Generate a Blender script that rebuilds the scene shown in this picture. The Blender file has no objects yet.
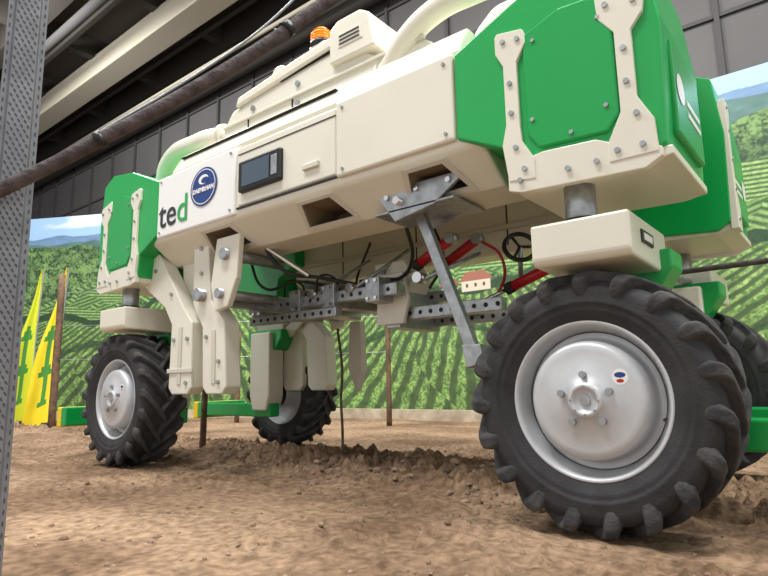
import bpy, math, random
import numpy as np
from mathutils import Vector, Matrix
random.seed(4); np.random.seed(4)
scene=bpy.context.scene
COL=bpy.context.collection
try: scene.view_settings.view_transform='Standard'
except Exception: pass

def s2l(c):
    return tuple(((v/255)/12.92 if v/255<=0.04045 else (((v/255)+0.055)/1.055)**2.4) for v in c)
def mat(name,rgb,rough=0.5,metal=0.0,noise=0.0,nscale=8.0,bump=0.0,bscale=60.0,emit=0,rgb2=None,spec=None):
    m=bpy.data.materials.new(name); m.use_nodes=True
    nt=m.node_tree; b=nt.nodes['Principled BSDF']
    c=s2l(rgb)+(1,)
    b.inputs['Roughness'].default_value=rough; b.inputs['Metallic'].default_value=metal
    if spec is not None: b.inputs['Specular IOR Level'].default_value=spec
    tc=nt.nodes.new('ShaderNodeTexCoord')
    if noise>0 or rgb2:
        n=nt.nodes.new('ShaderNodeTexNoise'); n.inputs['Scale'].default_value=nscale; n.inputs['Detail'].default_value=6
        nt.links.new(tc.outputs['Object'],n.inputs['Vector'])
        r=nt.nodes.new('ShaderNodeValToRGB'); r.color_ramp.elements[0].position=0.35; r.color_ramp.elements[1].position=0.68
        if rgb2: c2=s2l(rgb2)+(1,)
        else: c2=tuple(v*(1-noise) for v in c[:3])+(1,)
        r.color_ramp.elements[0].color=c2; r.color_ramp.elements[1].color=c
        nt.links.new(n.outputs['Fac'],r.inputs['Fac']); nt.links.new(r.outputs['Color'],b.inputs['Base Color'])
    else: b.inputs['Base Color'].default_value=c
    if bump>0:
        n2=nt.nodes.new('ShaderNodeTexNoise'); n2.inputs['Scale'].default_value=bscale; n2.inputs['Detail'].default_value=8
        nt.links.new(tc.outputs['Object'],n2.inputs['Vector'])
        bp=nt.nodes.new('ShaderNodeBump'); bp.inputs['Strength'].default_value=bump; bp.inputs['Distance'].default_value=0.02
        nt.links.new(n2.outputs['Fac'],bp.inputs['Height']); nt.links.new(bp.outputs['Normal'],b.inputs['Normal'])
    if emit:
        b.inputs['Emission Color'].default_value=c; b.inputs['Emission Strength'].default_value=emit
    return m

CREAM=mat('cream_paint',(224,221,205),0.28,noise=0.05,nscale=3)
CREAM2=mat('cream_paint_darker',(208,204,189),0.36,noise=0.08,nscale=4)  # slightly darker, rougher cream for frames, ribs and trim
WHITE=mat('white_paint',(234,234,232),0.3)
GREEN=mat('green_paint',(14,162,76),0.28,noise=0.06,nscale=3)
GREEND=mat('green_paint_panel',(10,156,72),0.26)
STEEL=mat('galvanised_steel',(176,180,182),0.38,0.7,noise=0.3,nscale=25)
CHROME=mat('polished_rod',(200,200,200),0.15,1.0)
RIM=mat('rim_silver',(200,203,206),0.42,0.25,noise=0.10,nscale=14)
RUB=mat('tyre_rubber',(52,52,54),0.72,rgb2=(34,34,36),nscale=10,bump=0.15,bscale=120)
RUBD=mat('tyre_lug_rubber',(72,70,69),0.85,rgb2=(42,42,44),nscale=16,bump=0.25,bscale=90)
BLACK=mat('black_plastic',(18,18,20),0.4)
DARK=mat('dark_gap',(40,38,36),0.8)
POCK=mat('pocket_shade_tone',(120,106,84),0.7)  # shade inside the hull pockets, painted as a dark brown on cream walls
SCREEN=mat('display_glass',(60,76,92),0.12)
ORANGE=mat('beacon_amber',(255,112,16),0.2,emit=0.9)
RED=mat('red_paint',(176,24,32),0.35)
BLUE=mat('logo_blue',(22,58,124),0.4)
YEL=mat('yellow_paint',(240,205,20),0.5)
FYEL=mat('yellow_fabric',(238,214,40),0.8)
FGRN=mat('green_fabric_print',(70,140,60),0.8)
LIME=mat('lime_fabric',(206,214,44),0.8)
WOOD=mat('post_wood',(126,98,74),0.8,rgb2=(82,64,50),nscale=12,bump=0.3)
PLANK=mat('plank_wood',(190,178,156),0.7,rgb2=(154,140,118),nscale=6)
CANE=mat('vine_bark',(92,82,82),0.75,rgb2=(58,50,50),nscale=30,bump=0.4,bscale=80)
VINE=mat('vine_trunk_bark',(120,98,80),0.8,rgb2=(80,64,54),nscale=30,bump=0.4,bscale=80)
TXT=mat('text_dark',(40,50,50),0.5)

def meshob(name,verts,faces,m,parent=None,bevel=0,smooth=False,seg=2):
    me=bpy.data.meshes.new(name); me.from_pydata([tuple(v) for v in verts],[],faces); me.validate(); 
    import bmesh
    bm=bmesh.new(); bm.from_mesh(me); bmesh.ops.recalc_face_normals(bm,faces=bm.faces); bm.to_mesh(me); bm.free()
    ms=m if isinstance(m,(list,tuple)) else [m]
    for x in ms: me.materials.append(x)
    ob=bpy.data.objects.new(name,me); link(ob,parent)
    if bevel>0:
        b=ob.modifiers.new('bevel','BEVEL'); b.width=bevel; b.segments=seg; b.limit_method='ANGLE'; b.angle_limit=math.radians(25)
    if smooth:
        for p in me.polygons: p.use_smooth=True
    return ob
def empty(name,loc=(0,0,0)):
    e=bpy.data.objects.new(name,None); e.location=loc; e.empty_display_size=0.2; COL.objects.link(e); return e
def box(name,x0,x1,y0,y1,z0,z1,m,parent=None,bevel=0.006):
    v=[(x,y,z) for x in (x0,x1) for y in (y0,y1) for z in (z0,z1)]
    f=[(0,1,3,2),(4,6,7,5),(0,4,5,1),(2,3,7,6),(0,2,6,4),(1,5,7,3)]
    return meshob(name,v,f,m,parent,bevel)
def prismY(name,poly,y0,y1,m,parent=None,bevel=0.006):
    n=len(poly); v=[(x,y0,z) for x,z in poly]+[(x,y1,z) for x,z in poly]
    f=[tuple(range(n)),tuple(range(2*n-1,n-1,-1))]+[(i,(i+1)%n,n+(i+1)%n,n+i) for i in range(n)]
    return meshob(name,v,f,m,parent,bevel)
def prismX(name,poly,x0,x1,m,parent=None,bevel=0.006):
    n=len(poly); v=[(x0,y,z) for y,z in poly]+[(x1,y,z) for y,z in poly]
    f=[tuple(range(n)),tuple(range(2*n-1,n-1,-1))]+[(i,(i+1)%n,n+(i+1)%n,n+i) for i in range(n)]
    return meshob(name,v,f,m,parent,bevel)
def cyl(name,p0,p1,r,m,parent=None,n=28,r1=None,bevel=0):
    p0=Vector(p0);p1=Vector(p1); d=(p1-p0).normalized(); a=d.orthogonal().normalized(); b=d.cross(a)
    if r1 is None: r1=r
    v=[];
    for P,rr in ((p0,r),(p1,r1)):
        for i in range(n):
            t=2*math.pi*i/n; v.append(P+a*math.cos(t)*rr+b*math.sin(t)*rr)
    f=[tuple(range(n)),tuple(range(2*n-1,n-1,-1))]+[(i,(i+1)%n,n+(i+1)%n,n+i) for i in range(n)]
    ob=meshob(name,v,f,m,parent,bevel)
    for p in ob.data.polygons:
        if len(p.vertices)==4: p.use_smooth=True
    return ob
def tube(name,pts,r,m,parent=None,res=10,radii=None):
    cu=bpy.data.curves.new(name,'CURVE'); cu.dimensions='3D'; cu.bevel_depth=r; cu.bevel_resolution=5; cu.resolution_u=res; cu.use_fill_caps=True
    sp=cu.splines.new('BEZIER'); sp.bezier_points.add(len(pts)-1)
    for i,(bp,p) in enumerate(zip(sp.bezier_points,pts)):
        bp.co=p; bp.handle_left_type='AUTO'; bp.handle_right_type='AUTO'
        if radii: bp.radius=radii[i]
    cu.materials.append(m)
    return link(bpy.data.objects.new(name,cu),parent)
def revolve(name,prof,m,parent=None,n=72,close=False):
    v=[];f=[]
    k=len(prof)
    for i in range(n):
        t=2*math.pi*i/n
        for r,y in prof: v.append((r*math.cos(t),y,r*math.sin(t)))
    for i in range(n):
        j=(i+1)%n
        for q in range(k-1 if not close else k):
            q2=(q+1)%k
            f.append((i*k+q,i*k+q2,j*k+q2,j*k+q))
    ob=meshob(name,v,f,m,parent,0,True)
    return ob
def bolts(name,pts,r,h,axis,m,parent):
    v=[];f=[];n=10
    for P in pts:
        P=Vector(P); b0=len(v)
        ax=Vector(axis); a=ax.orthogonal().normalized(); b=ax.cross(a)
        for s in (0,h):
            for i in range(n):
                t=2*math.pi*i/n; v.append(P+ax*s+a*math.cos(t)*r+b*math.sin(t)*r)
        f.append(tuple(range(b0,b0+n))); f.append(tuple(range(b0+2*n-1,b0+n-1,-1)))
        for i in range(n): f.append((b0+i,b0+(i+1)%n,b0+n+(i+1)%n,b0+n+i))
    return meshob(name,v,f,m,parent)

def vnoise(x,y,seed=0):
    rs=np.random.RandomState(seed); L=rs.rand(256,256)
    xi=np.floor(x).astype(int); yi=np.floor(y).astype(int); fx=x-xi; fy=y-yi
    fx=fx*fx*(3-2*fx); fy=fy*fy*(3-2*fy)
    a=L[xi%256,yi%256]; b=L[(xi+1)%256,yi%256]; c=L[xi%256,(yi+1)%256]; d=L[(xi+1)%256,(yi+1)%256]
    return (a*(1-fx)+b*fx)*(1-fy)+(c*(1-fx)+d*fx)*fy
def fbm(x,y,seed=0,o=4):
    s=0;a=1;t=0
    for i in range(o):
        s=s+a*vnoise(x*2**i,y*2**i,seed+i); t+=a; a*=0.5
    return s/t

# ---------------------------------------------------------------- robot
XC=-4.585; YC=5.64
robot=empty('vineyard_robot_tractor',(-2.29,2.82,0)); 
OFF=Vector((-2.29,2.82,0))
def link(ob,parent=None):
    COL.objects.link(ob)
    if parent is not None:
        ob.parent=parent
        if parent is robot: ob.matrix_parent_inverse=Matrix.Translation(-OFF)
    return ob

def tyre_mesh():
    half=[(.258,-.118),(.275,-.130),(.298,-.137),(.304,-.142),(.312,-.140),(.324,-.144),(.328,-.148),(.334,-.146),(.36,-.149),(.378,-.146),(.395,-.134),(.405,-.115),(.409,-.07),(.411,0)]
    prof=half+[(r,-y) for r,y in half[-2::-1]]
    return prof
NL=19
def lugs():
    v=[];f=[]
    sec=[((-.138,.345),(-.1485,.350),0,2.4),((-.138,.368),(-.158,.376),0,3.4),((-.132,.390),(-.163,.405),.3,3.9),((-.122,.398),(-.154,.430),1.4,3.7),((-.11,.403),(-.132,.439),4,3.3),((-.06,.404),(-.065,.443),13,2.9),((.0,.404),(.0,.445),23,2.6),((.025,.404),(.02,.444),27,2.4)]
    for side in (1,-1):
        for i in range(NL):
            a0=360/NL*(i+(0.5 if side<0 else 0)); b0=len(v)
            for (yb,rb),(yt,rt),sh,hw in sec:
                for (y,r,da) in ((yb,rb,-hw*1.3),(yt,rt,-hw*.8),(yt,rt,hw*.8),(yb,rb,hw*1.3)):
                    t=math.radians(a0-sh+da); v.append((r*math.cos(t),y*side,r*math.sin(t)))
            for k in range(len(sec)-1):
                for q in range(3):
                    f.append((b0+4*k+q,b0+4*k+q+1,b0+4*k+5+q,b0+4*k+4+q))
            f.append((b0,b0+1,b0+2,b0+3)); e=b0+4*(len(sec)-1); f.append((e+3,e+2,e+1,e))
    return v,f
def wheel(tag,x,y,flip,spin,yaw=0):
    e=bpy.data.objects.new('wheel_'+tag,None); link(e,robot); e.location=(x,y,.434)
    e.rotation_euler=(0,0,(math.pi if flip else 0)+yaw)
    revolve('tyre_'+tag,tyre_mesh(),RUB,e)
    v,f=lugs(); o=meshob('tyre_lugs_'+tag,v,f,RUBD,e,0.007); o.rotation_euler=(0,spin,0)
    rim=[(.265,.118),(.255,.10),(.245,.05),(.230,.0),(.230,-.05),(.245,-.085),(.249,-.105),(.255,-.122),(.264,-.128),(.269,-.122),(.264,-.112)]
    revolve('rim_'+tag,rim,RIM,e)
    disc=[(.230,-.045),(.216,-.042),(.204,-.046),(.200,-.06),(.199,-.105),(.196,-.122),(.190,-.132),(.181,-.137),(.165,-.139),(.09,-.139),(.085,-.143),(.062,-.145),(.058,-.155),(.05,-.16),(.042,-.16),(.038,-.150),(.0,-.150)]
    revolve('rim_disc_'+tag,disc,RIM,e)
    revolve('rim_seam_'+tag,[(.2305,-.052),(.2315,-.056),(.2295,-.058)],DARK,e)
    pts=[(.085*math.cos(t),-.139,.085*math.sin(t)) for t in [math.radians(20+72*k) for k in range(5)]]
    bolts('wheel_nuts_'+tag,pts,.012,.018,(0,-1,0),STEEL,e)
    bolts('hub_cap_bolts_'+tag,[(.046*math.cos(t),-.158,.046*math.sin(t)) for t in [k*math.pi/4 for k in range(8)]],.004,.006,(0,-1,0),STEEL,e)
    bolts('hub_centre_'+tag,[(0,-.149,0)],.018,.006,(0,-1,0),STEEL,e)
    t=[2*math.pi*i/24 for i in range(24)]
    meshob('rim_sticker_'+tag,[(.115+.026*math.cos(a),-.1398,.075+.026*math.sin(a)) for a in t],[tuple(range(24))],WHITE,e)
    meshob('rim_sticker_blue_'+tag,[(.115+.018*math.cos(a),-.1403,.081+.009*math.sin(a)) for a in t],[tuple(range(24))],BLUE,e)
    meshob('rim_sticker_red_'+tag,[(.115+.012*math.cos(a),-.1403,.062+.006*math.sin(a)) for a in t],[tuple(range(24))],RED,e)
    tube('valve_stem_'+tag,[(.222,-.06,-.06),(.226,-.10,-.062)],.004,BLACK,e)
    revolve('hub_motor_'+tag,[(.0,.16),(.1,.16),(.12,.14),(.12,.02),(.230,.0)],RIM,e,40)
WX=-.71
wheel('near_rear',WX,2.09,False,.1)
wheel('near_front',-3.925,2.09,False,.22)
wheel('far_rear',WX,YC-2.09,True,.3,0)
wheel('far_front',-3.925,YC-2.09,True,.15,0.0)

def corner(tag,mx,my):
    fx=(lambda x: XC-x) if mx else (lambda x:x)
    fy=(lambda y: YC-y) if my else (lambda y:y)
    def pY(name,poly,y0,y1,m,bevel=.006): return prismY(name+'_'+tag,[(fx(x),z) for x,z in poly],fy(y0),fy(y1),m,robot,bevel)
    def bx(name,x0,x1,y0,y1,z0,z1,m,bevel=.006): return box(name+'_'+tag,*sorted((fx(x0),fx(x1))),*sorted((fy(y0),fy(y1))),z0,z1,m,robot,bevel)
    Yo=1.93; YB=2.50
    out=[(-1.155,1.85),(-1.155,1.475),(-.95,1.375),(-.93,1.23),(-.44,1.20),(-.38,1.24),(-.365,1.68),(-.40,1.98),(-.52,2.04),(-.80,2.0)]
    cx,cz=-.76,1.6
    inn=[(x+(cx-x)*.02,z+(cz-z)*.02) for x,z in out]
    n=len(out)
    v=[(fx(x),fy(Yo),z) for x,z in inn]+[(fx(x),fy(Yo+.012),z) for x,z in out]+[(fx(x),fy(YB),z) for x,z in out]
    f=[tuple(range(n)),tuple(range(3*n-1,2*n-1,-1))]
    for k in (0,1):
        f+=[(k*n+i,k*n+(i+1)%n,(k+1)*n+(i+1)%n,(k+1)*n+i) for i in range(n)]
    meshob('leg_pod_shell_'+tag,v,f,GREEN,robot,.006)
    pY('pod_door',[(-.835,1.80),(-.845,1.74),(-.845,1.40),(-.80,1.335),(-.56,1.325),(-.515,1.38),(-.515,1.76),(-.56,1.84),(-.70,1.85)],Yo-.012,Yo+.02,GREEND,.008)
    pY('pod_bracket_inner',[(-.955,1.83),(-.945,1.845),(-.84,1.825),(-.83,1.80),(-.83,1.765),(-.87,1.70),(-.87,1.44),(-.865,1.38),(-.82,1.30),(-.82,1.225),(-.925,1.235),(-.945,1.38),(-.925,1.46),(-.925,1.70),(-.955,1.76)],Yo-.016,Yo+.02,CREAM,.003)
    pY('pod_bracket_outer',[(-.565,1.82),(-.555,1.835),(-.42,1.80),(-.405,1.77),(-.415,1.71),(-.455,1.66),(-.455,1.42),(-.41,1.33),(-.405,1.215),(-.56,1.215),(-.56,1.28),(-.51,1.38),(-.51,1.67),(-.56,1.74)],Yo-.016,Yo+.02,CREAM,.003)
    pY('pod_bracket_base',[(-.93,1.30),(-.93,1.20),(-.88,1.185),(-.45,1.17),(-.395,1.20),(-.395,1.23),(-.56,1.29),(-.60,1.31),(-.79,1.32)],Yo-.012,Yo+.02,CREAM,.003)
    pY('pod_floor',[(-.93,1.24),(-.92,1.20),(-.45,1.19),(-.368,1.205),(-.368,1.235)],Yo+.01,YB-.02,CREAM,.004)
    bp=[(-.92,1.80),(-.86,1.79),(-.9,1.62),(-.9,1.5),(-.89,1.36),(-.86,1.27),(-.53,1.78),(-.44,1.76),(-.483,1.6),(-.483,1.48),(-.46,1.36),(-.45,1.25),(-.53,1.25),(-.88,1.23),(-.70,1.23),(-.60,1.23)]
    bolts('pod_bolts_'+tag,[(fx(x),fy(Yo-.016),z) for x,z in bp],.010,.008,(0,-1 if not my else 1,0),STEEL,robot)
    bp=[(-.80,1.76),(-.82,1.45),(-.56,1.75),(-.555,1.42),(-.68,1.36)]
    bolts('door_bolts_'+tag,[(fx(x),fy(Yo-.012),z) for x,z in bp],.008,.006,(0,-1 if not my else 1,0),STEEL,robot)
    bx('pod_side_panel',-.384,-.358,2.02,2.44,1.30,1.64,GREEND,.008)
    sx=fx(-.356); 
    t=[2*math.pi*i/28 for i in range(28)]
    meshob('pod_side_logo_'+tag,[(sx,fy(2.10)+.055*math.cos(a),1.48+.055*math.sin(a)) for a in t],[tuple(range(28))],WHITE,robot)
    for k in range(2):
        bx('pod_side_lettering_%d'%k,-.362,-.3555,2.19,2.40,1.455-.045*k,1.475-.045*k,WHITE,0)
    if my:
        prismX('pod_side_strip_'+tag,[(fy(y),z) for y,z in [(2.495,1.20),(2.495,1.86),(2.39,1.86),(2.39,1.79),(2.44,1.70),(2.44,1.42),(2.38,1.32),(2.38,1.2)]],fx(-.384),fx(-.35),CREAM,robot,.003)
        bolts('pod_strip_bolts_'+tag,[(fx(-.35),fy(2.465),z) for z in (1.25,1.4,1.55,1.7,1.82)],.009,.006,(1 if not mx else -1,0,0),STEEL,robot)
    wx=WX if not mx else XC-(-3.925)
    cyl('steering_column_'+tag,(fx(wx),fy(2.04),.98),(fx(wx),fy(2.04),1.25),.055,STEEL,robot)
    cyl('steering_collar_'+tag,(fx(wx),fy(2.04),1.045),(fx(wx),fy(2.04),1.07),.07,DARK,robot)
    prof=[(1.90,1.045),(1.90,.915),(1.92,.895),(2.32,.885),(2.36,.92),(2.36,1.045)]
    prismX('leg_head_'+tag,[(fy(y),z) for y,z in prof],fx(-.85),fx(-.51),CREAM,robot,.01)
    bx('leg_head_light',-.511,-.504,2.02,2.16,.955,1.0,BLACK,.002)
    bx('leg_head_light_lens',-.505,-.502,2.04,2.14,.965,.99,WHITE,.002)
    prismY('leg_guard_'+tag,[(fx(x),z) for x,z in [(-.90,.97),(-.90,.90),(-.83,.80),(-.54,.80),(-.47,.90),(-.47,.97)]],fy(2.255),fy(2.42),GREEN,robot,.01)
    prismY('leg_'+tag,[(fx(x),z) for x,z in [(-.80,.95),(-.80,.42),(-.76,.30),(-.59,.30),(-.55,.42),(-.55,.95)]],fy(2.30),fy(2.46),CREAM,robot,.012)
    cyl('hub_gearbox_'+tag,(fx(wx),fy(2.18),.434),(fx(wx),fy(2.34),.434),.11,DARK,robot)
    bx('bumper_arm_'+tag,-.80,.16,2.34,2.44,.25,.36,GREEN,.01)
    bx('bumper_tip_'+tag,.20,.27,1.98,2.46,.22,.37,YEL,.01)
    bx('bumper_bar_'+tag,.12,.20,1.98,2.46,.23,.37,GREEN,.01)
corner('near_rear',False,False); corner('near_front',True,False); corner('far_rear',False,True); corner('far_front',True,True)

# hull
hull=[(1.95,1.85),(1.95,1.46),(1.96,1.44),(2.14,1.31),(2.36,1.30),(2.40,1.33),(2.40,1.76),(3.24,1.76),(3.24,1.33),(3.28,1.30),(3.50,1.31),(3.68,1.44),(3.69,1.46),(3.69,1.85)]
hx0=XC+1.05
h=prismX('hull',hull,hx0,-1.05,CREAM,robot,.012)
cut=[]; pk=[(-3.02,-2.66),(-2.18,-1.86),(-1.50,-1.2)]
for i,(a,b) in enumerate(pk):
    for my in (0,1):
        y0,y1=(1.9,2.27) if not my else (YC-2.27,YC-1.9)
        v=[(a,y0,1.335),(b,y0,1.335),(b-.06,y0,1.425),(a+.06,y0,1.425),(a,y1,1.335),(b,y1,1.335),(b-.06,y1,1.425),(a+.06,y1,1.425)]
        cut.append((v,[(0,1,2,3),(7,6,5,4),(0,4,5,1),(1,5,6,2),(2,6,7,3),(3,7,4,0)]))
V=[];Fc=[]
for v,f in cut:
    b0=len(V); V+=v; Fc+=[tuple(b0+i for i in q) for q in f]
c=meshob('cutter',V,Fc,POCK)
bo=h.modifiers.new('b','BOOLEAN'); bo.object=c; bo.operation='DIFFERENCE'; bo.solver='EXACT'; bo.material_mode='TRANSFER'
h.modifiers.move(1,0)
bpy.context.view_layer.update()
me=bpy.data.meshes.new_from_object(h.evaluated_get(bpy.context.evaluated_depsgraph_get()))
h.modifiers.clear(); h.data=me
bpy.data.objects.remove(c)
for i,(a,b) in enumerate(pk):
    def fp(x,t): return (x,2.14-.18*t-.003,1.31+.13*t-.004)
    o_=[(a-.03,.08),(b+.03,.08),(b-.035,.95),(a+.035,.95)]; i_=[(a,.2),(b,.2),(b-.06,.86),(a+.06,.86)]
    v=[fp(*q) for q in o_]+[fp(*q) for q in i_]
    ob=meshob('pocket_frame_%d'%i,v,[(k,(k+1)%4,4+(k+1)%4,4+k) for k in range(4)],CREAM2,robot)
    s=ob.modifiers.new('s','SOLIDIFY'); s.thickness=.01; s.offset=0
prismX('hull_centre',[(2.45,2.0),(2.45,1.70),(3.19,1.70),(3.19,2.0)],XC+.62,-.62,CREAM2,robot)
for i,x in enumerate((-3.0,-2.3,-1.6)):
    box('hull_inner_seam_%d'%i,x,x+.008,3.236,3.242,1.34,1.75,DARK,robot,0)
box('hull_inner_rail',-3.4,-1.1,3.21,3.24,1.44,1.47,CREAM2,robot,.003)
for my in (0,1):
    fy=(lambda y:y) if not my else (lambda y:YC-y)
    t='near' if not my else 'far'
    def bb(n,x0,x1,y0,y1,z0,z1,m,bv=.006): return box(n+'_'+t,x0,x1,*sorted((fy(y0),fy(y1))),z0,z1,m,robot,bv)
    bb('side_panel_front',-3.44,-2.62,1.935,2.0,1.455,1.86,WHITE,.012)
    bb('side_panel_mid',-2.60,-1.84,1.942,2.0,1.50,1.845,CREAM,.008)
    bb('side_panel_rear',-1.825,-1.16,1.925,2.0,1.475,1.86,CREAM,.012)
    bb('side_groove',-2.61,-1.83,1.940,1.97,1.484,1.494,DARK,0)
    bb('side_groove_upper',-2.6,-1.84,1.939,1.97,1.80,1.806,DARK,0)
    bb('side_latch',-2.06,-1.95,1.925,1.95,1.57,1.6,CREAM2,.004)
bolts('side_panel_bolts',[(x,1.935,z) for x,z in [(-3.4,1.83),(-2.66,1.83),(-3.4,1.49),(-2.66,1.49)]]+[(x,1.925,z) for x,z in [(-1.78,1.82),(-1.2,1.82),(-1.78,1.51),(-1.2,1.51)]],.008,.008,(0,-1,0),STEEL,robot)
# deck
prismX('deck_tray',[(2.0,1.85),(1.97,1.89),(2.02,1.98),(2.06,2.04),(3.58,2.04),(3.62,1.98),(3.67,1.89),(3.64,1.85)],-3.35,-1.15,CREAM,robot,.012)
prismX('deck_seam',[(2.012,1.987),(2.006,1.993),(3.634,1.993),(3.628,1.987)],-3.3,-1.9,DARK,robot,0)
prismY('engine_hood',[(-3.0,2.02),(-3.02,2.14),(-2.92,2.25),(-2.3,2.30),(-1.86,2.32),(-1.76,2.18),(-1.42,2.14),(-1.32,2.02)],2.12,3.5,CREAM,robot,.03)
prismY('engine_hood_lid',[(-2.86,2.24),(-2.84,2.30),(-2.30,2.36),(-1.92,2.39),(-1.87,2.33)],2.10,3.52,CREAM,robot,.012)
prismY('hood_lid_gap',[(-2.86,2.245),(-2.86,2.258),(-1.88,2.335),(-1.88,2.322)],2.114,2.13,DARK,robot,0)
prismY('hood_rib',[(-2.99,2.13),(-2.99,2.145),(-1.42,2.145),(-1.42,2.13)],2.105,2.13,CREAM2,robot,.003)
prismY('hood_module',[(-2.02,2.20),(-2.02,2.40),(-1.96,2.44),(-1.80,2.44),(-1.74,2.40),(-1.70,2.20)],2.085,2.5,CREAM,robot,.012)
prismY('hood_module_vent',[(-1.95,2.27),(-1.95,2.35),(-1.80,2.35),(-1.78,2.27)],2.080,2.09,CREAM2,robot,.003)
for i in range(3): box('hood_module_slot_%d'%i,-1.94,-1.80,2.077,2.082,2.285+.022*i,2.293+.022*i,DARK,robot,0)
for i,x in enumerate((-2.75,-2.35,-1.62)):
    prismY('hood_panel_seam_%d'%i,[(x,2.04),(x+.008,2.04),(x+.008,2.13),(x,2.13)],2.114,2.125,DARK,robot,0)
tube('hood_lift_ring',[(-2.6,2.2,2.36),(-2.6,2.2,2.42),(-2.52,2.2,2.43),(-2.5,2.2,2.38)],.012,CREAM,robot)
prismY('rear_tank',[(-1.42,1.95),(-1.38,2.34),(-1.25,2.44),(-.62,2.46),(-.52,2.36),(-.50,1.95)],2.5,3.14,CREAM,robot,.05)
prismY('front_tank',[(XC+.55,1.95),(XC+.6,2.06),(XC+.75,2.1),(XC+1.2,2.1),(XC+1.4,2.0),(XC+1.4,1.9)],2.5,3.14,CREAM,robot,.04)
bolts('hood_latches',[(-2.7,2.12,2.19),(-2.3,2.12,2.21),(-2.3,2.12,2.09),(-1.6,2.12,2.09)],.018,.012,(0,-1,0),STEEL,robot)
# ducts
tube('air_duct_front_near',[(-3.95,2.30,1.85),(-3.93,2.26,2.02),(-3.80,2.22,2.16),(-3.4,2.20,2.19),(-3.15,2.20,2.16),(-2.9,2.3,2.12)],.066,CREAM,robot)
tube('air_duct_front_mid',[(-4.05,2.75,1.85),(-4.03,2.75,2.12),(-3.85,2.7,2.25),(-3.4,2.65,2.26),(-2.95,2.6,2.2)],.066,CREAM,robot)
tube('air_duct_front_far',[(-4.0,3.25,1.85),(-3.98,3.25,2.2),(-3.80,3.2,2.34),(-3.4,3.1,2.36),(-2.95,3.0,2.26)],.062,CREAM,robot)
tube('air_duct_rear_near',[(-1.80,2.22,2.06),(-1.66,2.16,2.08),(-1.53,2.12,2.16),(-1.36,2.12,2.24),(-1.12,2.14,2.26),(-.87,2.2,2.28),(-.7,2.28,2.2),(-.66,2.32,1.9)],.058,CREAM,robot)
tube('air_duct_rear_far',[(-1.75,3.3,2.16),(-1.4,3.35,2.36),(-1.1,3.35,2.5),(-.9,3.35,2.5),(-.7,3.3,1.9)],.062,CREAM,robot)
cyl('duct_flange',(-1.72,2.18,2.065),(-1.69,2.17,2.07),.073,CREAM2,robot)
cyl('duct_flange_front',(-3.12,2.2,2.158),(-3.09,2.205,2.155),.08,CREAM2,robot)
# beacon
BX,BY=-2.19,2.2
prismY('beacon_mount',[(BX-.12,2.30),(BX-.05,2.40),(BX-.06,2.43),(BX+.07,2.43),(BX+.08,2.38),(BX+.20,2.32)],2.15,2.27,CREAM,robot,.01)
cyl('beacon_base',(BX,BY,2.43),(BX,BY,2.455),.066,BLACK,robot)
cyl('beacon_lens',(BX,BY,2.455),(BX,BY,2.515),.062,ORANGE,robot,r1=.058,bevel=.008)
cyl('beacon_cap',(BX,BY,2.515),(BX,BY,2.54),.058,ORANGE,robot,r1=.035)
for k in range(3): 
    cyl('beacon_rib_%d'%k,(BX,BY,2.465+.016*k),(BX,BY,2.47+.016*k),.0645,ORANGE,robot)
box('display_bezel',-2.57,-2.22,1.915,1.96,1.565,1.745,BLACK,robot,.012)
box('display_screen',-2.53,-2.30,1.911,1.92,1.59,1.72,SCREEN,robot,.002)
box('display_buttons',-2.285,-2.24,1.911,1.92,1.60,1.71,STEEL,robot,.002)
t=[2*math.pi*i/40 for i in range(40)]
meshob('emblem_disc',[(-2.92+.135*math.cos(a),1.930,1.69+.12*math.sin(a)) for a in t],[tuple(range(40))],BLUE,robot)
meshob('emblem_ring',[(-2.92+r*math.cos(a),1.9285,1.69+r*.9*math.sin(a)) for r in (.115,.121) for a in t],[(i,(i+1)%40,40+(i+1)%40,40+i) for i in range(40)],WHITE,robot)
meshob('emblem_swirl',[(-2.92+.05*math.cos(a),1.9285,1.735+.03*math.sin(a)) for a in t],[tuple(range(40))],WHITE,robot)
meshob('emblem_swirl_cut',[(-2.905+.038*math.cos(a),1.9278,1.728+.019*math.sin(a)) for a in t],[tuple(range(40))],BLUE,robot)
def text(name,s,loc,size,m,rot=(math.pi/2,0,0),al='LEFT'):
    cu=bpy.data.curves.new(name,'FONT'); cu.body=s; cu.size=size; cu.extrude=.001; cu.offset=.0015; cu.align_x=al; cu.materials.append(m)
    o=bpy.data.objects.new(name,cu); link(o,robot); o.location=loc; o.rotation_euler=rot; return o
text('emblem_lettering','DAEMILHAN',(-2.92,1.928,1.66),.038,WHITE,al='CENTER')
text('lettering_te','te',(-3.41,1.932,1.52),.25,TXT)
text('lettering_d','d',(-3.205,1.932,1.52),.25,GREEND)

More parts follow.
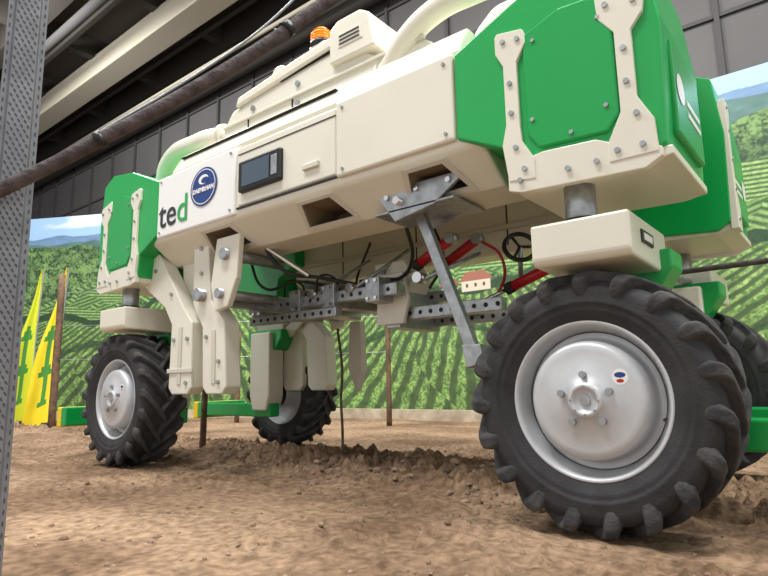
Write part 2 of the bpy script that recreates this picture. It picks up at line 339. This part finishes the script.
# arms
def arms(t,y0,polys,sgn):
    for nm,poly,ya,yb,mt in polys:
        prismY(nm+'_'+t,poly,y0+sgn*ya,y0+sgn*yb,mt,robot,.008)
near=[('arm_front',[(-3.80,1.31),(-3.58,1.40),(-3.26,1.00),(-3.16,.90),(-3.15,.50),(-3.19,.46),(-3.36,.46),(-3.40,.50),(-3.39,.90),(-3.48,1.02),(-3.82,1.23)],.0,.10,CREAM),
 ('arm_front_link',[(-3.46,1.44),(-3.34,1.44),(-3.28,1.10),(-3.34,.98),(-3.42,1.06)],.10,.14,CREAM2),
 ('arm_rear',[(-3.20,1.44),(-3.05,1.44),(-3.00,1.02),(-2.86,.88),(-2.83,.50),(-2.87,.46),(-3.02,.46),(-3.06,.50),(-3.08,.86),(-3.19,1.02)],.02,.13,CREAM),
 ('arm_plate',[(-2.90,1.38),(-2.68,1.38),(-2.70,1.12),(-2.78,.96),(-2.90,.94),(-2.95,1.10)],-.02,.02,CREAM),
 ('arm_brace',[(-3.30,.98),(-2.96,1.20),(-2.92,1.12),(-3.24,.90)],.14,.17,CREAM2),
 ('arm_rib_front',[(-3.30,.88),(-3.26,.88),(-3.26,.52),(-3.30,.52)],-.006,.0,CREAM2),
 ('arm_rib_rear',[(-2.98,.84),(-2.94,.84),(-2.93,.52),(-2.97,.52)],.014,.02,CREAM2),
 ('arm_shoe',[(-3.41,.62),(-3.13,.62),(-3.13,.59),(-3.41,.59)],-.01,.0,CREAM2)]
arms('near',2.04,near,1)
far=[(n_,[(x-.42,z) for x,z in p_],a,b,m_) for n_,p_,a,b,m_ in near]
arms('far',3.46,far,-1)
for t,y0,s,dx in (('near',2.04,1,0),('far',3.46,-1,-.42)):
    cyl('arm_pivot_'+t,(-2.8+dx,y0-.05*s,1.27),(-2.8+dx,y0+.4*s,1.27),.035,STEEL,robot)
    cyl('arm_pivot_low_'+t,(-2.84+dx,y0-.05*s,1.04),(-2.84+dx,y0+.4*s,1.04),.03,STEEL,robot)
    cyl('arm_pivot_mid_'+t,(-3.08+dx,y0-.03*s,1.06),(-3.08+dx,y0+.3*s,1.06),.04,STEEL,robot)
    bolts('arm_bolts_'+t,[(x+dx,y0,z) for x,z in [(-3.35,.80),(-3.20,.80),(-3.60,1.28),(-3.40,1.1),(-3.20,.53)]]+[(x+dx,y0+.02*s,z) for x,z in [(-3.11,1.36),(-3.1,1.2),(-3.03,.8),(-2.90,.65),(-2.90,.53)]],.013,.012,(0,-1*s,0),STEEL,robot)
tube('gas_strut',[(-2.75,2.12,1.40),(-2.45,2.35,1.14)],.014,CHROME,robot)
def perfbeam(tag,x0,x1,y,z,s=.035):
    box('tool_beam_'+tag,x0,x1,y-s,y+s,z-s,z+s,STEEL,robot,.004)
    n=int((x1-x0)/.07)
    bolts('tool_beam_holes_'+tag,[(x0+.05+.07*i,y-s,z) for i in range(n)],.013,.002,(0,-1,0),DARK,robot)
perfbeam('near',-3.25,-1.95,2.58,1.03)
perfbeam('far',-3.25,-1.85,3.02,1.03)
perfbeam('lower',-3.15,-2.35,2.50,.93,.028)
perfbeam('rear',-2.15,-1.38,2.72,.90,.035)
perfbeam('rear_inner',-2.15,-1.2,3.05,.88,.03)
for i,x in enumerate((-3.12,-2.75,-2.45,-2.1)):
    box('beam_clamp_%d'%i,x-.05,x+.05,2.51,3.1,.965,1.105,STEEL,robot,.004)
    bolts('beam_clamp_bolts_%d'%i,[(x-.03,2.51,.985),(x+.03,2.51,.985),(x-.03,2.51,1.085),(x+.03,2.51,1.085)],.01,.012,(0,-1,0),CHROME,robot)
box('beam_cross_tube',-3.0,-2.92,2.10,3.36,.985,1.065,STEEL,robot)
box('rear_mount_plate',-2.12,-2.02,2.66,3.08,.82,1.08,STEEL,robot,.004)
prismY('rear_mount_cheek',[(-2.16,1.14),(-1.98,1.14),(-1.94,.98),(-1.98,.84),(-2.18,.84)],2.64,2.67,CREAM2,robot,.006)
prismY('tool_shank_far',[(-2.9,.96),(-2.8,.96),(-2.78,.6),(-2.84,.45),(-2.92,.62)],3.2,3.26,CREAM2,robot)
prismY('tool_head',[(-2.28,1.24),(-2.05,1.24),(-1.98,1.12),(-2.05,.98),(-2.25,.98)],2.75,2.95,CREAM,robot,.01)
bolts('tool_head_bolts',[(-2.2,2.75,1.18),(-2.08,2.75,1.06)],.02,.02,(0,-1,0),STEEL,robot)
for i,(x,z) in enumerate(((-2.62,1.20),(-2.3,1.22),(-1.8,1.12))):
    cyl('linkage_rod_%d'%i,(x,2.55,1.05),(x+.22,2.85,z+.1),.012,STEEL,robot)
    cyl('linkage_joint_%d'%i,(x-.0,2.53,1.07),(x,2.60,1.07),.03,CHROME,robot)
for i,x in enumerate((-2.62,-2.28)):
    box('valve_block_%d'%i,x-.05,x+.05,2.66,2.76,1.06,1.14,BLACK if i else STEEL,robot,.006)
prismY('hull_bracket',[(-1.70,1.40),(-1.18,1.40),(-1.36,1.28),(-1.58,1.24)],2.06,2.08,STEEL,robot,.003)
prismY('hull_bracket_rear',[(-1.70,1.40),(-1.18,1.40),(-1.36,1.28),(-1.58,1.24)],2.30,2.32,STEEL,robot,.003)
box('hull_bracket_plate',-1.70,-1.26,2.06,2.34,1.285,1.298,STEEL,robot,.003)
bolts('hull_bracket_bolts',[(-1.62,2.06,1.36),(-1.28,2.06,1.37),(-1.45,2.06,1.37)],.013,.012,(0,-1,0),CHROME,robot)
prismY('diagonal_stay',[(-1.58,1.38),(-1.53,1.38),(-1.24,.64),(-1.29,.62)],2.17,2.21,STEEL,robot,.004)
prismY('diagonal_stay_foot',[(-1.31,.66),(-1.22,.66),(-1.20,.58),(-1.29,.56)],2.16,2.22,STEEL,robot,.004)
cyl('bracket_pin',(-1.55,2.03,1.33),(-1.55,2.36,1.33),.018,CHROME,robot)
def actuator(tag,a,b,fr=.5):
    a=Vector(a);b=Vector(b); m=a+(b-a)*fr
    cyl('actuator_body_'+tag,m,b,.03,RED,robot)
    cyl('actuator_rod_'+tag,a,m,.013,CHROME,robot)
    cyl('actuator_collar_'+tag,m-(b-a)*.04,m+(b-a)*.03,.034,DARK,robot)
    cyl('actuator_eye_'+tag,b-Vector((0,.03,0)),b+Vector((0,.03,0)),.032,STEEL,robot)
    cyl('actuator_eye2_'+tag,a-Vector((0,.03,0)),a+Vector((0,.03,0)),.028,STEEL,robot)
actuator('a',(-2.12,2.68,1.06),(-1.66,2.68,1.29))
actuator('b',(-2.05,2.9,1.10),(-1.62,2.9,1.32))
actuator('c',(-1.75,2.95,.92),(-1.16,2.95,1.12))
bpy.ops.mesh.primitive_torus_add(major_radius=.085,minor_radius=.013,major_segments=40,minor_segments=10,location=(-1.36,2.9,1.23),rotation=(math.radians(70),0,math.radians(35)))
o=bpy.context.object; o.name='hand_wheel_ring'; o.data.materials.append(BLACK); o.parent=robot; o.matrix_parent_inverse=Matrix.Translation(-OFF)
for i in range(3):
    a=i*2.1; M=Matrix.Rotation(math.radians(35),4,'Z')@Matrix.Rotation(math.radians(70),4,'X')
    cyl('hand_wheel_spoke_%d'%i,(-1.36,2.9,1.23),Vector((-1.36,2.9,1.23))+M@Vector((.085*math.cos(a),.085*math.sin(a),0)),.008,BLACK,robot)
cyl('hand_wheel_shaft',(-1.36,2.9,1.23),(-1.42,3.02,1.05),.014,STEEL,robot)
tube('hydraulic_hose_1',[(-2.7,2.2,1.35),(-2.6,2.3,1.18),(-2.45,2.45,1.14),(-2.3,2.6,1.1)],.011,BLACK,robot)
tube('hydraulic_hose_2',[(-1.75,2.38,1.32),(-1.8,2.5,1.18),(-1.95,2.6,1.1),(-2.15,2.66,1.12)],.011,BLACK,robot)
tube('hydraulic_hose_3',[(-2.0,2.9,1.6),(-1.85,2.8,1.40),(-1.8,2.8,1.2),(-1.9,2.8,1.05)],.009,BLACK,robot)
tube('hydraulic_hose_4',[(-2.6,3.1,1.5),(-2.65,3.0,1.2),(-2.5,2.9,1.12),(-2.2,2.85,1.12)],.009,BLACK,robot)
tube('hydraulic_hose_5',[(-1.62,2.9,1.32),(-1.5,2.95,1.2),(-1.55,3.0,1.02),(-1.7,3.0,.95)],.009,RED,robot)
tube('hydraulic_hose_6',[(-2.95,2.3,1.32),(-2.9,2.4,1.12),(-2.75,2.5,1.16),(-2.55,2.6,1.12)],.009,BLACK,robot)
for i,(x,y,z) in enumerate([(-2.6,2.56,1.08),(-2.9,2.56,1.08)]):
    tube('cable_loop_%d'%i,[(x,y,z),(x+.06,y-.03,z+.09),(x+.16,y,z+.07),(x+.2,y,z-.01)],.007,BLACK,robot)
tube('marker_rod',[(-.62,2.92,.985),(-.3,2.9,.985),(.25,2.88,.99)],.013,CANE,robot)
cyl('marker_rod_mount',(-.62,2.92,.985),(-.62,3.3,.985),.02,STEEL,robot)

# ---------------------------------------------------------------- stakes
def post(name,x,y,h,r,m,tilt=0):
    v=[];f=[];n=10;L=7
    for k in range(L):
        z=-.05+(h+.05)*k/(L-1)
        for i in range(n):
            a=2*math.pi*i/n; rr=r*(1+.12*random.uniform(-1,1)); v.append((x+rr*math.cos(a)+tilt*z,y+rr*math.sin(a),z))
    for k in range(L-1):
        for i in range(n): f.append((k*n+i,k*n+(i+1)%n,(k+1)*n+(i+1)%n,(k+1)*n+i))
    f.append(tuple(range(n))); f.append(tuple(range(L*n-1,L*n-n-1,-1)))
    return meshob(name,v,f,m,None,0,True)
post('trellis_post',-8.25,3.31,2.05,.045,WOOD)
post('trellis_post.001',-4.56,5.75,1.9,.034,WOOD)
post('trellis_post.002',-7.0,5.3,1.3,.035,WOOD)
post('vine_stake',-4.41,2.99,.62,.026,WOOD,.03)
tube('grapevine_trunk',[(-2.84,3.05,-.03),(-2.83,3.04,.2),(-2.86,3.06,.4),(-2.82,3.03,.6),(-2.88,3.05,.9)],.0095,VINE)
w=empty('trellis_wires',(-8.25,3.31,0))
for i,z in enumerate((.9,1.35,1.8)):
    o=tube('wire_%d'%i,[(-8.25,3.31,z),(-6.2,4.6,z-.02),(-4.56,5.75,z)],.004,STEEL,None); o.parent=w; o.matrix_parent_inverse=Matrix.Translation((8.25,-3.31,0))

def flag(name,x,y,h,m,wd):
    e=empty(name,(x,y,0)); mi=Matrix.Translation((-x,-y,0))
    o=tube('flag_pole',[(x,y,0),(x+.02,y,h*.5),(x+.08,y+.02,h)],.014,STEEL); o.parent=e;o.matrix_parent_inverse=mi
    d=Vector((-.62,-.78,0)).normalized(); n=32; v=[];f=[];mi_=[]
    for k in range(n+1):
        t=k/n; z=.10+(h-.10)*t; base=Vector((x+.02+.06*t*t,y,z)); wk=wd*min(1,(1-t)*1.15)**.85*(1-.10*math.sin(t*9))+.01
        for j in range(13):
            s=j/12; off=.07*math.sin(s*7+t*5)*s; v.append(base+d*wk*s+Vector((off*.8,-off*.6,-.22*s*(1-t))))
    for k in range(n):
        for j in range(12):
            g=(3<k<20) and (5<=j<=6 or (k%7==3 and 3<=j<=8) or (k%7==4 and 4<=j<=7))
            f.append((k*13+j,k*13+j+1,k*13+14+j,k*13+13+j)); mi_.append(1 if g else 0)
    me=bpy.data.meshes.new('flag_cloth'); me.from_pydata(v,[],f); me.materials.append(m); me.materials.append(FGRN)
    for p,q in zip(me.polygons,mi_): p.material_index=q; p.use_smooth=True
    o=bpy.data.objects.new('flag_cloth',me); link(o,None); o.parent=e; o.matrix_parent_inverse=mi
    o=cyl('flag_base',(x,y,0),(x,y,.05),.16,DARK); o.parent=e; o.matrix_parent_inverse=mi
flag('feather_flag',-9.05,3.66,2.30,FYEL,.42)
flag('feather_flag.001',-9.95,3.66,2.40,LIME,.40)

# ---------------------------------------------------------------- near perforated post & cane
pp=empty('perforated_steel_post',(-1.374,.437,0))
ang=math.atan2(.437,-1.374)
def placed(o): o.parent=pp
hw=.038; H=3.2
poly=[(-.02,-hw),(-.02,-hw+.012),(-.028,-hw+.016),(-.028,hw-.016),(-.02,hw-.012),(-.02,hw),(.03,hw),(.03,-hw)]
n=len(poly); v=[(x,y,-.1) for x,y in poly]+[(x,y,H) for x,y in poly]
o=meshob('post_profile',v,[tuple(range(n)),tuple(range(2*n-1,n-1,-1))]+[(i,(i+1)%n,n+(i+1)%n,n+i) for i in range(n)],mat('post_zinc',(134,136,140),.5,.5,noise=.25,nscale=20),None,.001); placed(o)
v=[];f=[]
z=0.0;k=0
while z<H-.02:
    for j,yy in enumerate((-.018,-.006,.006,.018) if k%2 else (-.012,0,.012)):
        b0=len(v)
        for q in range(8):
            a=2*math.pi*q/8; v.append((-.0285,yy+.0024*math.cos(a)+.002*math.sin(a),z+.0045*math.sin(a)))
        f.append(tuple(range(b0,b0+8)))
    for yy in (-.0325,.0325):
        if k%2==0:
            b0=len(v)
            for q in range(8):
                a=2*math.pi*q/8; v.append((-.0205,yy+.0018*math.cos(a),z+.006*math.sin(a)))
            f.append(tuple(range(b0,b0+8)))
    z+=.011;k+=1
o=meshob('post_dimples',v,f,mat('post_hole',(70,71,74),.7)); placed(o)
pp.rotation_euler=(0,0,ang)
vc=empty('vine_cane',(-1.200,.537,1.026)); mi=Matrix.Translation((1.200,-.537,-1.026))
def vcp(o): o.parent=vc; o.matrix_parent_inverse=mi
pts=[(-1.50,.21,.79),(-1.402,.322,.853),(-1.323,.399,.908),(-1.200,.537,1.026),(-1.086,.700,1.179),(-.994,.825,1.308),(-.915,.948,1.45),(-.818,1.118,1.63)]
vcp(tube('cane_main',pts,.0145,CANE,radii=[1,1,1.05,1.0,1.05,1.12,1.15,1.15]))
vcp(tube('cane_tendril_wire',[(-1.2,.537,1.045),(-1.1,.68,1.19),(-1.0,.80,1.33),(-.93,.90,1.48)],.003,STEEL))
for i,(p,q) in enumerate([((-1.204,.532,1.022),(-1.196,.542,1.031)),((-.975,.853,1.343),(-.968,.864,1.356))]):
    vcp(cyl('zip_tie_%d'%i,p,q,.018+.002*i,BLACK))
    P=Vector(p); vcp(cyl('zip_tie_tail_%d'%i,P,P+Vector((-.035,.0,.018)),.003,BLACK))
az=math.radians(51.3)
Fv=Vector((-math.cos(az),math.sin(az),0)); Rv=Vector((Fv.y,-Fv.x,0))
pit=math.radians(9.4); ro=math.radians(1.1)
U=Vector((0,0,1)); fw=Fv*math.cos(pit)+U*math.sin(pit); up=U*math.cos(pit)-Fv*math.sin(pit)
r2=Rv*math.cos(ro)-up*math.sin(ro); u2=up*math.cos(ro)+Rv*math.sin(ro)
cm=bpy.data.cameras.new('camera'); cm.sensor_width=36; cm.lens=580/768*36; cm.clip_start=.02
co=bpy.data.objects.new('camera',cm); COL.objects.link(co)
M=Matrix((( r2.x,u2.x,-fw.x,0),(r2.y,u2.y,-fw.y,0),(r2.z,u2.z,-fw.z,.5),(0,0,0,1)))
co.matrix_world=M; scene.camera=co

# ---------------------------------------------------------------- ground
def axis(a,b,fine0,fine1,df,dc):
    r=[a]; 
    while r[-1]<b:
        r.append(r[-1]+(df if fine0<=r[-1]<fine1 else dc))
    return np.array(r)
gx=axis(-25,5,-5.5,0.6,.013,.09); gy=axis(-4,9,.3,4.2,.013,.09)
GX,GY=np.meshgrid(gx,gy,indexing='ij')
A=-(1-fbm(GX*1.1+50,GY*1.1+50,3,3)*2)*.012
n1=fbm(GX*6+90,GY*6+90,11,4); n2=fbm(GX*20+30,GY*20+70,21,4)
cl=fbm(GX*1.3+10,GY*1.3+20,31,3)
yr=2.58+.08*np.sin(GX*1.7)
ridge=np.exp(-((GY-yr)/.20)**2)*np.clip((GX+3.6)*1.5,0,1)
ridge2=np.exp(-((GY-3.2)/.2)**2)
lump=np.clip(n2-.50,0,1)*(np.clip((cl-.45)*5,0,1.0)*.35+ridge*1.15+ridge2*.7)
Z=A+(n1-.5)*.018+lump*.24
for yc,wd,am in ((2.58,.17,.055),(3.2,.14,.03),(1.55,.12,.012),(2.1,.18,-.012)):
    Z+=am*np.exp(-((GY-yc-.08*np.sin(GX*1.7))/wd)**2)*(.2+1.3*fbm(GX*4+5,GY*4+5,41,3))
tp=np.exp(-((GY-2.09)/.13)**4)*((GX<-1.2)&(GX>-3.3))
Z+=-tp*.012*(np.sin((GX+abs(GY-2.09)*.9)*2*np.pi/.14)>.3)
for wx in (WX,-3.925):
    for wy in (2.09,3.55):
        m_=np.exp(-(((GX-wx)/.28)**2+((GY-wy)/.24)**2)**2)
        Z=Z*(1-m_)+m_*(-.004)
Z-=.008
nx,ny=GX.shape
vs=np.stack([GX,GY,Z],-1).reshape(-1,3)
idx=np.arange(nx*ny).reshape(nx,ny)
q=np.stack([idx[:-1,:-1],idx[1:,:-1],idx[1:,1:],idx[:-1,1:]],-1).reshape(-1,4)
def fastmesh(name,vs,q,m,cols=None,smooth=True):
    me=bpy.data.meshes.new(name); me.vertices.add(len(vs)); me.vertices.foreach_set('co',vs.astype(np.float32).ravel())
    me.loops.add(q.size); me.loops.foreach_set('vertex_index',q.astype(np.int32).ravel())
    me.polygons.add(len(q)); me.polygons.foreach_set('loop_start',np.arange(0,q.size,4,dtype=np.int32)); 
    me.update(calc_edges=True); 
    if smooth: me.polygons.foreach_set('use_smooth',np.ones(len(q),dtype=bool))
    if cols is not None:
        ca=me.color_attributes.new('Col','FLOAT_COLOR','POINT'); ca.data.foreach_set('color',cols.astype(np.float32).ravel())
    me.materials.append(m); ob=bpy.data.objects.new(name,me); COL.objects.link(ob); return ob
soil=bpy.data.materials.new('soil'); soil.use_nodes=True; nt=soil.node_tree; b=nt.nodes['Principled BSDF']; b.inputs['Roughness'].default_value=.95; b.inputs['Specular IOR Level'].default_value=.15
tc=nt.nodes.new('ShaderNodeTexCoord')
def nz(sc,d): 
    n=nt.nodes.new('ShaderNodeTexNoise'); n.inputs['Scale'].default_value=sc; n.inputs['Detail'].default_value=d; nt.links.new(tc.outputs['Object'],n.inputs['Vector']); return n
na=nz(1.3,7); nb=nz(26,9); 
r=nt.nodes.new('ShaderNodeValToRGB'); r.color_ramp.elements[0].position=.38; r.color_ramp.elements[1].position=.60
r.color_ramp.elements[0].color=s2l((124,100,80))+(1,); r.color_ramp.elements[1].color=s2l((167,141,116))+(1,)
nt.links.new(na.outputs['Fac'],r.inputs['Fac'])
r2_=nt.nodes.new('ShaderNodeValToRGB'); r2_.color_ramp.elements[0].position=.32; r2_.color_ramp.elements[1].position=.68
r2_.color_ramp.elements[0].color=(.50,.48,.46,1); r2_.color_ramp.elements[1].color=(1.12,1.1,1.08,1)
nt.links.new(nb.outputs['Fac'],r2_.inputs['Fac'])
mx=nt.nodes.new('ShaderNodeMix'); mx.data_type='RGBA'; mx.blend_type='MULTIPLY'; mx.inputs[0].default_value=1
nt.links.new(r.outputs['Color'],mx.inputs[6]); nt.links.new(r2_.outputs['Color'],mx.inputs[7]); nt.links.new(mx.outputs[2],b.inputs['Base Color'])
nc=nz(60,12); bp=nt.nodes.new('ShaderNodeBump'); bp.inputs['Strength'].default_value=.8; bp.inputs['Distance'].default_value=.02
nt.links.new(nc.outputs['Fac'],bp.inputs['Height']); nt.links.new(bp.outputs['Normal'],b.inputs['Normal'])
fastmesh('ground',vs,q,soil)
v=[];f=[]
def stone(x,y,r):
    b0=len(v); iz=np.argmin(abs(gx-x)); jz=np.argmin(abs(gy-y)); z0=Z[iz,jz]
    n=7;L=4; ph=random.random()*6
    s=[random.uniform(.7,1.3) for _ in range(3)]
    v.append((x,y,z0+r*.75*s[2]))
    for k in range(1,L):
        t=math.pi*k/(L)*.72
        for i in range(n):
            a=2*math.pi*i/n+ph; rr=r*random.uniform(.85,1.15)
            v.append((x+rr*math.sin(t)*math.cos(a)*s[0],y+rr*math.sin(t)*math.sin(a)*s[1],z0+r*(math.cos(t)*.75)*s[2]))
    for i in range(n): f.append((b0,b0+1+i,b0+1+(i+1)%n))
    for k in range(L-2):
        for i in range(n):
            f.append((b0+1+k*n+i,b0+1+(k+1)*n+i,b0+1+(k+1)*n+(i+1)%n,b0+1+k*n+(i+1)%n))
for i in range(1300):
    x=random.uniform(-5.5,.4); y=random.uniform(.6,4.2)
    stone(x,y,random.choice([.004,.005,.006,.007,.008,.009,.012]) )
for i in range(420):
    x=random.uniform(-3.6,-.9); y=random.gauss(2.58,.18)
    stone(x,y,random.choice([.008,.010,.014,.018,.024]) )
for (x,y,r_) in [(-1.05,1.1,.016),(-.95,1.35,.014),(-1.5,1.5,.013),(-1.9,1.1,.015),(-2.2,.95,.02),(-1.2,.98,.014),(-1.7,1.3,.012)]: stone(x,y,r_)
meshob('soil_pebbles',v,f,mat('pebble',(160,136,112),.9,rgb2=(112,90,72),nscale=9),None,0,False)

# ---------------------------------------------------------------- mural backdrop
murm=bpy.data.materials.new('printed_backdrop'); murm.use_nodes=True; nt=murm.node_tree; b=nt.nodes['Principled BSDF']; b.inputs['Roughness'].default_value=.6
at=nt.nodes.new('ShaderNodeAttribute'); at.attribute_name='Col'; nt.links.new(at.outputs['Color'],b.inputs['Base Color'])
def lin(c): return np.array(s2l(c))
HM=3.69
def mural_cols(S,Zz):
    out=np.zeros(S.shape+(3,))
    def put(mask,c):
        m=mask[...,None]; out[:]=out*(1-m)+c*m
    sky=lin((146,180,216)); cloud=lin((210,220,230))
    c=np.clip((fbm(S*.9+3,Zz*3+9,5,5)-.42)*5,0,1)[...,None]
    out[:]=sky*(1-c)+cloud*c
    t=fbm(S*6,Zz*14,61,4)[...,None]
    h1=3.40+.22*(fbm(S*.45+7,S*0+1,6,4)-.5)*2
    put((Zz<h1).astype(float),lin((98,128,160))*(.75+.5*t))
    h2=3.22+.28*(fbm(S*.5+17,S*0+2,7,4)-.5)*2
    put((Zz<h2).astype(float),lin((74,108,104))*(.6+.8*t))
    fA=fbm(S*3,Zz*4,70,3)[...,None]; t2=fbm(S*11,Zz*14,71,4)[...,None]; t3=fbm(S*40,Zz*44,73,3)[...,None]
    h3=3.02+.35*(fbm(S*.6+27,S*0+3,8,5)-.5)*2
    w_=np.clip((t2*.5+t3*.5-.38)*4.2,0,1)*(.30+1.0*fA)
    w_=np.clip(w_,0,1)
    put((Zz<h3).astype(float),lin((28,58,34))*(1-w_)+lin((116,150,86))*w_)
    pn=fbm(S*.9+33,Zz*1.8+5,9,3)
    for k,(lo,hi,fs,fz,cl_) in enumerate(((.47,.52,62,70,(130,160,96)),(.52,.57,-48,96,(112,146,82)),(.57,.9,12,130,(136,166,100)))):
        fr=np.sin(Zz*fz+S*fs*.6+3.5*fbm(S*1.2,Zz*2,75,2))
        pat=np.clip(.5+fr*.8,0,1)[...,None]
        colp=lin((54,90,46))*(1-pat)+lin(cl_)*pat
        put(((pn>lo)&(pn<=hi)&(Zz<2.7)&(Zz>1.5)).astype(float),colp*(.5+1.0*t3))
    h4=1.95+.5*(fbm(S*.5+47,S*0+4,10,4)-.5)*2
    wob=.5*(fbm(S*1.1+2,Zz*2+9,79,3)-.5)
    cell=np.floor((S+wob)/2.1+.5*np.sin(Zz*1.8)); sl=((cell*37)%5-2)*.5
    u=(S+wob*.3-cell*2.1-1.0+sl*2)/(2.75-Zz)
    ph=np.sin(u*52+1.0*(fbm(S*3,Zz*5,77,3)-.5)*3)
    pr=np.clip(.5+ph*1.1,0,1)[...,None]
    leaf=np.clip((t3-.3)*2.2,0,1)
    rowc=lin((66,88,50))*(1-pr)+(lin((72,114,52))*(1-leaf)+lin((152,182,106))*leaf)*pr
    put((Zz<h4).astype(float),rowc*(.5+.95*t2))
    put(((Zz-h4<.12*fA[...,0])&(Zz-h4>-.06)).astype(float),lin((34,64,36))*(.5+1.0*t3))
    hb=(abs(Zz-(1.05+.3*np.sin(S*1.1+2.4)))<.09*fA[...,0]**1.5+.005)
    put(hb.astype(float)*.85,lin((40,70,38))*(.5+1.0*t3))
    return out
def mural(name,p0,p1,s0,nxs,nzs):
    p0=np.array(p0);p1=np.array(p1); L=np.linalg.norm(p1-p0)
    s=np.linspace(0,1,nxs); z=np.linspace(0.02,HM,nzs); S,ZZ=np.meshgrid(s,z,indexing='ij')
    X=p0[0]+(p1-p0)[0]*S; Y=p0[1]+(p1-p0)[1]*S
    cols=mural_cols(S*L+s0,ZZ)
    if s0==100:
        for hx,hw_,zb,zt,zr,cw,cr in ((-3.86,.22,1.72,1.86,1.99,(196,186,168),(146,92,74)),(-4.28,.14,1.74,1.83,1.92,(180,166,150),(128,84,68))):
            wall=(abs(X-hx)<hw_)&(ZZ>zb)&(ZZ<zt); roof=(abs(X-hx)<hw_+.04-(ZZ-zt)*.9)&(ZZ>=zt)&(ZZ<zr)
            cols[wall]=lin(cw); cols[roof]=lin(cr)
            win=wall&(abs(((X-hx)+.2)%.13-.065)<.018)&(abs(ZZ-(zb+.08))<.025); cols[win]=lin((70,62,58))
    ca=np.concatenate([cols,np.ones(cols.shape[:2]+(1,))],-1).reshape(-1,4)
    vs=np.stack([X,Y,ZZ],-1).reshape(-1,3); idx=np.arange(nxs*nzs).reshape(nxs,nzs)
    q=np.stack([idx[:-1,:-1],idx[1:,:-1],idx[1:,1:],idx[:-1,1:]],-1).reshape(-1,4)
    fastmesh(name,vs,q,murm,ca,False)
mural('vineyard_mural_backdrop',(-6.8,6.8),(3.5,6.8),100,1700,600)
mural('vineyard_mural_backdrop.001',(-15.0,2.35),(-6.8,6.8),90.67,1200,500)
def plank(name,p0,p1,d=.03,h=.14):
    p0=Vector(p0);p1=Vector(p1); t_=(p1-p0).normalized(); n_=Vector((t_.y,-t_.x))*d*-1
    if n_.y>0: n_=-n_
    v=[]
    for z in (0-.02,h):
        for P_ in (p0,p1,p1+n_,p0+n_): v.append((P_.x,P_.y,z))
    meshob(name,v,[(0,1,2,3),(7,6,5,4),(0,4,5,1),(1,5,6,2),(2,6,7,3),(3,7,4,0)],PLANK,None,.004)
plank('baseboard_back',(-6.8,6.78),(3.5,6.78)); plank('baseboard_left',(-15.0,2.33),(-6.8,6.77))

# ---------------------------------------------------------------- hall
HW=mat('hall_wall',(92,90,90),.8,noise=.15,nscale=.6); HD=mat('hall_wall_rib',(68,66,66),.8); CE=mat('hall_ceiling',(84,76,66),.9,noise=.3,nscale=.5)
BL=mat('beam_light',(186,180,162),.7); BD=mat('beam_dark',(62,57,52),.8)
box('wall_back',-26,7,9.0,9.2,0,10,HW,None,0)
box('wall_left',-26.2,-26,-8,9.2,0,10,HW,None,0)
v=[];f=[]
def addbox(x0,x1,y0,y1,z0,z1):
    b0=len(v)
    for x in (x0,x1):
        for y in (y0,y1):
            for z in (z0,z1): v.append((x,y,z))
    for q in [(0,1,3,2),(4,6,7,5),(0,4,5,1),(2,3,7,6),(0,2,6,4),(1,5,7,3)]: f.append(tuple(b0+i for i in q))
for x in np.arange(-25,7,1.5): addbox(x,x+.07,8.93,9.0,0,10)
for z in (4.2,5.6,7.0,8.4): addbox(-26,7,8.95,9.0,z,z+.06)
for z in np.arange(3.0,9,.45): addbox(-26,-25.93,-8,9,z,z+.08)
meshob('trim_1',v,f,HD)
box('ceiling',-26.2,7,-8,9.2,10,10.2,CE,None,0)
v=[];f=[]
for y in (8.3,4.6,3.2,1.0): addbox(-26,7,y,y+.35,9.2,10)
for x in np.arange(-25,6,3.2): addbox(x,x+.25,-8,9,9.45,10)
for y in (7.6,5.6,2.2): addbox(-26,7,y,y+.12,9.3,9.42)
meshob('ceiling_beams',v,f,BD)
box('ceiling_light_beam',-26,7,6.5,7.1,8.9,9.5,BL,None,.02)
cyl('ceiling_duct',(-26,8.6,8.7),(7,8.6,8.7),.22,BD); cyl('ceiling_duct.001',(-26,5.2,9.0),(7,5.2,9.0),.12,HD); cyl('ceiling_duct.002',(-26,7.9,8.6),(7,7.9,8.6),.05,BL)

wd=bpy.data.worlds.new('w'); scene.world=wd; wd.use_nodes=True
bg=wd.node_tree.nodes['Background']; bg.inputs[0].default_value=(.96,.98,1,1); bg.inputs[1].default_value=.98
def area(name,loc,sx,sy,pw,col=(1,.985,.96),tgt=None):
    l=bpy.data.lights.new(name,'AREA'); l.shape='RECTANGLE'; l.size=sx; l.size_y=sy; l.energy=pw; l.color=col
    o=bpy.data.objects.new(name,l); COL.objects.link(o); o.location=loc
    if tgt: o.rotation_euler=(Vector(tgt)-Vector(loc)).to_track_quat('-Z','Y').to_euler()
    return o
area('hall_light',(-2,-1.0,8.6),3,1.2,560,tgt=(-2.3,2.5,1))
area('hall_light.001',(-7,0,8.6),3,1.2,500,tgt=(-6,3,1))
area('hall_light.002',(3,2,8.6),1.2,3,500,tgt=(-1,3,1))
area('hall_light.003',(-3,4.4,8.6),3,1,440)
area('hall_light.004',(-9,4.0,8.6),3,1,440,tgt=(-9,5,1))
area('hall_light.005',(2,4.6,8.6),3,1,360)
area('wall_fill_light',(-14,3,8.4),3,1,420,tgt=(-16,9,6))  # added fill lamp, aimed at the back wall to brighten it
